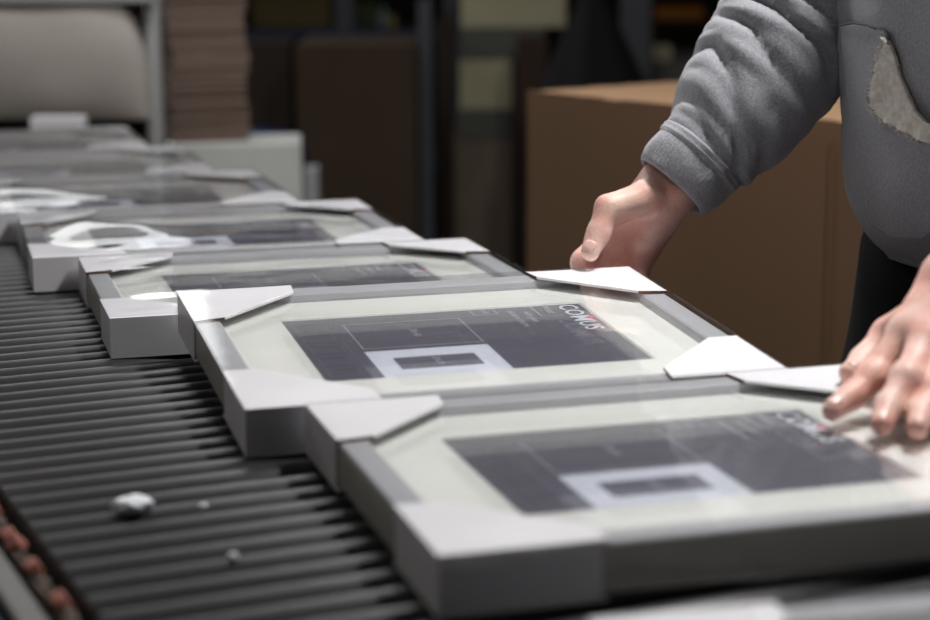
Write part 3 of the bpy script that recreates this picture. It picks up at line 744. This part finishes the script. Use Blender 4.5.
# ================================================================== dim background of the hall
D = lambda n, c, r=.85: mat(n, c, r, noise_amt=.15, noise_scale=6)
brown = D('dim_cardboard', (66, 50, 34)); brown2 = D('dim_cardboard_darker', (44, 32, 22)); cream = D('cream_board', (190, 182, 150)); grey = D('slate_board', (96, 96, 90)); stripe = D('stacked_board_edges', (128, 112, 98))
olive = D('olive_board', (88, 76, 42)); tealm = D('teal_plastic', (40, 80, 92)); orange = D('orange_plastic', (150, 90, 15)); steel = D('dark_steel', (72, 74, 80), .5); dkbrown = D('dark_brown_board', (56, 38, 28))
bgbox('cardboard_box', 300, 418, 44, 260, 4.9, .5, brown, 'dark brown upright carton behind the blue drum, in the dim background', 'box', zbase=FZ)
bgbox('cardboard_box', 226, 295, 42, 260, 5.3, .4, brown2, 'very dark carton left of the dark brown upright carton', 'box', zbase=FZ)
bgbox('steel_post', 420, 434, 0, 260, 5.0, .05, steel, 'slim blue-grey steel post right of the dark brown upright carton', 'post', zbase=FZ)
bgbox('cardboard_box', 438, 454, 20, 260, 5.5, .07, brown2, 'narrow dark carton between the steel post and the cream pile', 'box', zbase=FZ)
# shelf
shf = tag(empty('storage_shelf', (PH(320, 40, 6.2)[0], PH(320, 40, 6.2)[1], FZ), -YAW), 'dim storage shelf with blue beams along the far side of the hall', 'shelf')
def shx(px): return (px-320)/F_PX*6.2
def shz(py): return PH(320, py, 6.2)[2]-FZ
for px in (236, 345, 452):
    m = MB(); m.box(shx(px)-.03, shx(px)+.03, -.02, .03, 0, shz(-80), steel); m.build('shelf_post', shf)
for py in (30, -70, 160):
    m = MB(); m.box(shx(236), shx(452), -.03, 0, shz(py+8), shz(py), M_blue); m.build('shelf_beam', shf)
    m = MB(); m.box(shx(236), shx(452), 0, .6, shz(py+4), shz(py), dkbrown); m.build('shelf_board', shf)
def onshelf(px0, px1, py0, mt, name, lab, cat, dep=.3):
    m = MB(); x0, x1 = shx(px0), shx(px1); h_ = shz(py0)-shz(30); m.box(-(x1-x0)/2, (x1-x0)/2, 0, dep, 0, h_-.002, mt)
    c0 = PH((px0+px1)/2, 30, 6.2); o = m.build(name, None, bevel=.006, loc=(c0[0]+sy_*.05, c0[1]+cy_*.05, shz(30)+FZ+.002)); o.rotation_euler.z = -YAW; tag(o, lab, cat)
onshelf(250, 330, -4, olive, 'storage_box', 'wide olive box on the dim shelf above the blue beam', 'box')
onshelf(343, 378, 4, D('green_box', (58, 66, 40)), 'storage_box', 'greenish box on the dim shelf, right of the olive one', 'box')
def bottle(px, py0, s, mt, lab):
    c0 = PH(px, 30, 6.15); h_ = (30-py0)/F_PX*6.2; m = MB(); pr = [(0, .9), (.02, 1), (.6, 1), (.72, .75), (.82, .4), (1, .4), (1.0, .0)]; n_ = 20
    vs = [(r_*s*math.cos(2*math.pi*k/n_), r_*s*math.sin(2*math.pi*k/n_), z*h_) for z, r_ in pr for k in range(n_)]
    fs = [(i*n_+k, i*n_+(k+1) % n_, (i+1)*n_+(k+1) % n_, (i+1)*n_+k) for i in range(len(pr)-1) for k in range(n_)]
    m.add(vs, fs, mt); o = m.build('bottle', None, smooth=True, loc=(c0[0]+sy_*.08, c0[1]+cy_*.08, shz(30)+FZ+.002)); tag(o, lab, 'bottle')
bottle(383, 8, .018, D('greyteal', (110, 120, 120)), 'grey-green bottle on the dim shelf beside the greenish box')
bottle(392, 16, .014, D('ochre', (140, 120, 70)), 'ochre bottle on the dim shelf, rightmost of the two bottles')
# cream pile of boards and boxes
def pile(px0, px1, py0, py1, mt, nm, lab, cat, h=5.6, dep=.5):
    return bgbox(nm, px0, px1, py0, py1-.3, h, dep, mt, lab, cat, bevel=.004)
bgbox('board_bundle', 456, 512, 141, 420, 5.6, .5, stripe, 'bundle of upright board edges at the bottom of the cream pile', 'bundle', zbase=FZ)
pile(458, 512, 110, 141, grey, 'storage_box', 'slate grey box lying on the bundle of upright board edges', 'box')
pile(460, 512, 60, 110, cream, 'storage_box', 'cream box in the middle of the background pile', 'box')
pile(460, 545, 28, 60, grey, 'storage_box', 'slate grey tray between the two cream boxes of the pile', 'box')
pile(461, 566, -10, 28, cream, 'storage_box', 'wide cream box on top of the background pile', 'box')
bgbox('dark_cupboard', 519, 548, 40, 260, 5.2, .3, dkbrown, 'narrow dark brown cupboard behind the left end of the big carton', 'cupboard', zbase=FZ)
# black sack of cloth hanging on a stand
sk = []; c0 = PH(592, 95, 4.8)
m = MB(); n_ = 36; zt_ = PH(592, -25, 4.8)[2]-FZ; pr = [(0.0, .10), (.05, .16), (.45, .17), (.75, .14), (.92, .05), (.97, .035), (1.0, .05)]
vs = []; fs = []
for z, r_ in pr:
    for k in range(n_):
        a = 2*math.pi*k/n_; rr = r_*(1+.10*math.sin(a*7+z*5)*(z < .95)); vs.append((rr*math.cos(a), rr*.7*math.sin(a), z*zt_))
fs = [(i*n_+k, i*n_+(k+1) % n_, (i+1)*n_+(k+1) % n_, (i+1)*n_+k) for i in range(len(pr)-1) for k in range(n_)]+[tuple(range(n_))[::-1], tuple((len(pr)-1)*n_+k for k in range(n_))]
m.add(vs, fs, M_black2); tag(m.build('cloth_sack', None, smooth=True, loc=(c0[0], c0[1], FZ)), 'tall black cloth sack tapering to its tied top behind the big carton', 'sack')
bgbox('plastic_tube', 563, 574, 34, 260, 5.0, .05, tealm, 'thin teal plastic tube leaning left of the black sack', 'tube', zbase=FZ, yaw=.1)
bgbox('room_divider', 618, 648, -10, 260, 5.6, .05, steel, 'dark grey steel divider right of the black sack', 'divider', zbase=FZ)
mach = bgbox('work_bench', 650, 760, 62, 260, 5.8, .6, grey, 'dim grey work bench behind the big carton near the raised sleeve', 'bench', zbase=FZ)
bgbox('storage_box', 654, 672, 46, 61.5, 5.85, .1, cream, 'small cream box standing on the dim grey work bench', 'box')
sh2 = bgbox('display_shelf', 650, 715, 20, 23, 6.6, .3, dkbrown, 'dark shelf board above the dim grey work bench', 'shelf')
for px in (655, 710):
    a0 = PH(px, 23, 6.65); m = MB(); m.box(-.012, .012, -.01, .02, FZ-a0[2], 0, dkbrown)
    o = m.build('shelf_leg', sh2); o.location = ((px-682.5)/F_PX*6.6, .05, 0)
bgbox('orange_crate', 655, 704, 7, 19.7, 6.62, .2, orange, 'dull orange crate on the dark shelf board', 'crate')
# ================================================================== lights
def area_light(loc, size, power, col, name, label, rot=(0, 0, 0)):
    t = tag(empty(name, loc), label, 'ceiling light'); t.rotation_euler = rot
    m = MB(); m.box(-size[0]/2-.02, size[0]/2+.02, -size[1]/2-.02, size[1]/2+.02, .004, .05, M_greym); m.build('light_housing', t, bevel=.004)  # the same housing goes around the added fill lights
    ld = bpy.data.lights.new('lamp', 'AREA'); ld.shape = 'RECTANGLE'; ld.size, ld.size_y = size; ld.energy = power; ld.color = col
    lo = bpy.data.objects.new('lamp', ld); C.objects.link(lo); lo.parent = t; return t
area_light((1.27, 1.26, 1.46), (.14, .45), 32, (1, .985, .965), 'work_or_fill_light', 'fluorescent work light over the workplace beside the conveyor')
area_light((.95, 2.85, 1.65), (.5, .5), 16, (.99, .99, 1), 'work_or_fill_light', 'added fill light brightening the far frames at the machine end')  # no known fixture: added to brighten the far frames and the hood
area_light((.25, 5.0, 1.40), (2.6, .85), 20, (.98, .99, 1), 'work_or_fill_light', 'added light panel beyond the beige machine hood, placed for film reflections', rot=(-.75, 0, 0))  # invented source, sized so it reflects broadly in the loose film
area_light((-1.0, 1.6, 2.2), (.6, 1.2), 8, (1, .95, .86), 'work_or_fill_light', 'added soft fill light on the left side of the hall')  # added warm fill for the palm and the side faces
w = bpy.data.worlds.new('world'); sc.world = w; w.use_nodes = True; w.node_tree.nodes['Background'].inputs[0].default_value = (.5, .5, .5, 1); w.node_tree.nodes['Background'].inputs[1].default_value = .1
# ================================================================== camera
cd = bpy.data.cameras.new('camera'); cam = bpy.data.objects.new('camera', cd); C.objects.link(cam); sc.camera = cam
cd.sensor_width = 36; cd.sensor_fit = 'HORIZONTAL'; cd.lens = F_PX/930*36; cd.clip_start = .02; cd.clip_end = 60
Rm = Matrix(((rt[0], up[0], -fw[0]), (rt[1], up[1], -fw[1]), (rt[2], up[2], -fw[2])))
cam.rotation_euler = Rm.to_euler(); cam.location = (0, 0, CZ)
cd.dof.use_dof = True; cd.dof.focus_distance = 1.68; cd.dof.aperture_fstop = 3.8; cd.dof.aperture_blades = 9
# lift everything so that the floor is at zero
for o in C.objects:
    if o.parent is None: o.location.z += LIFT
sc.view_settings.view_transform = 'Standard'; sc.view_settings.look = 'None'; sc.view_settings.gamma = 1; sc.view_settings.use_curve_mapping = False
sc.view_settings.exposure = 0.0
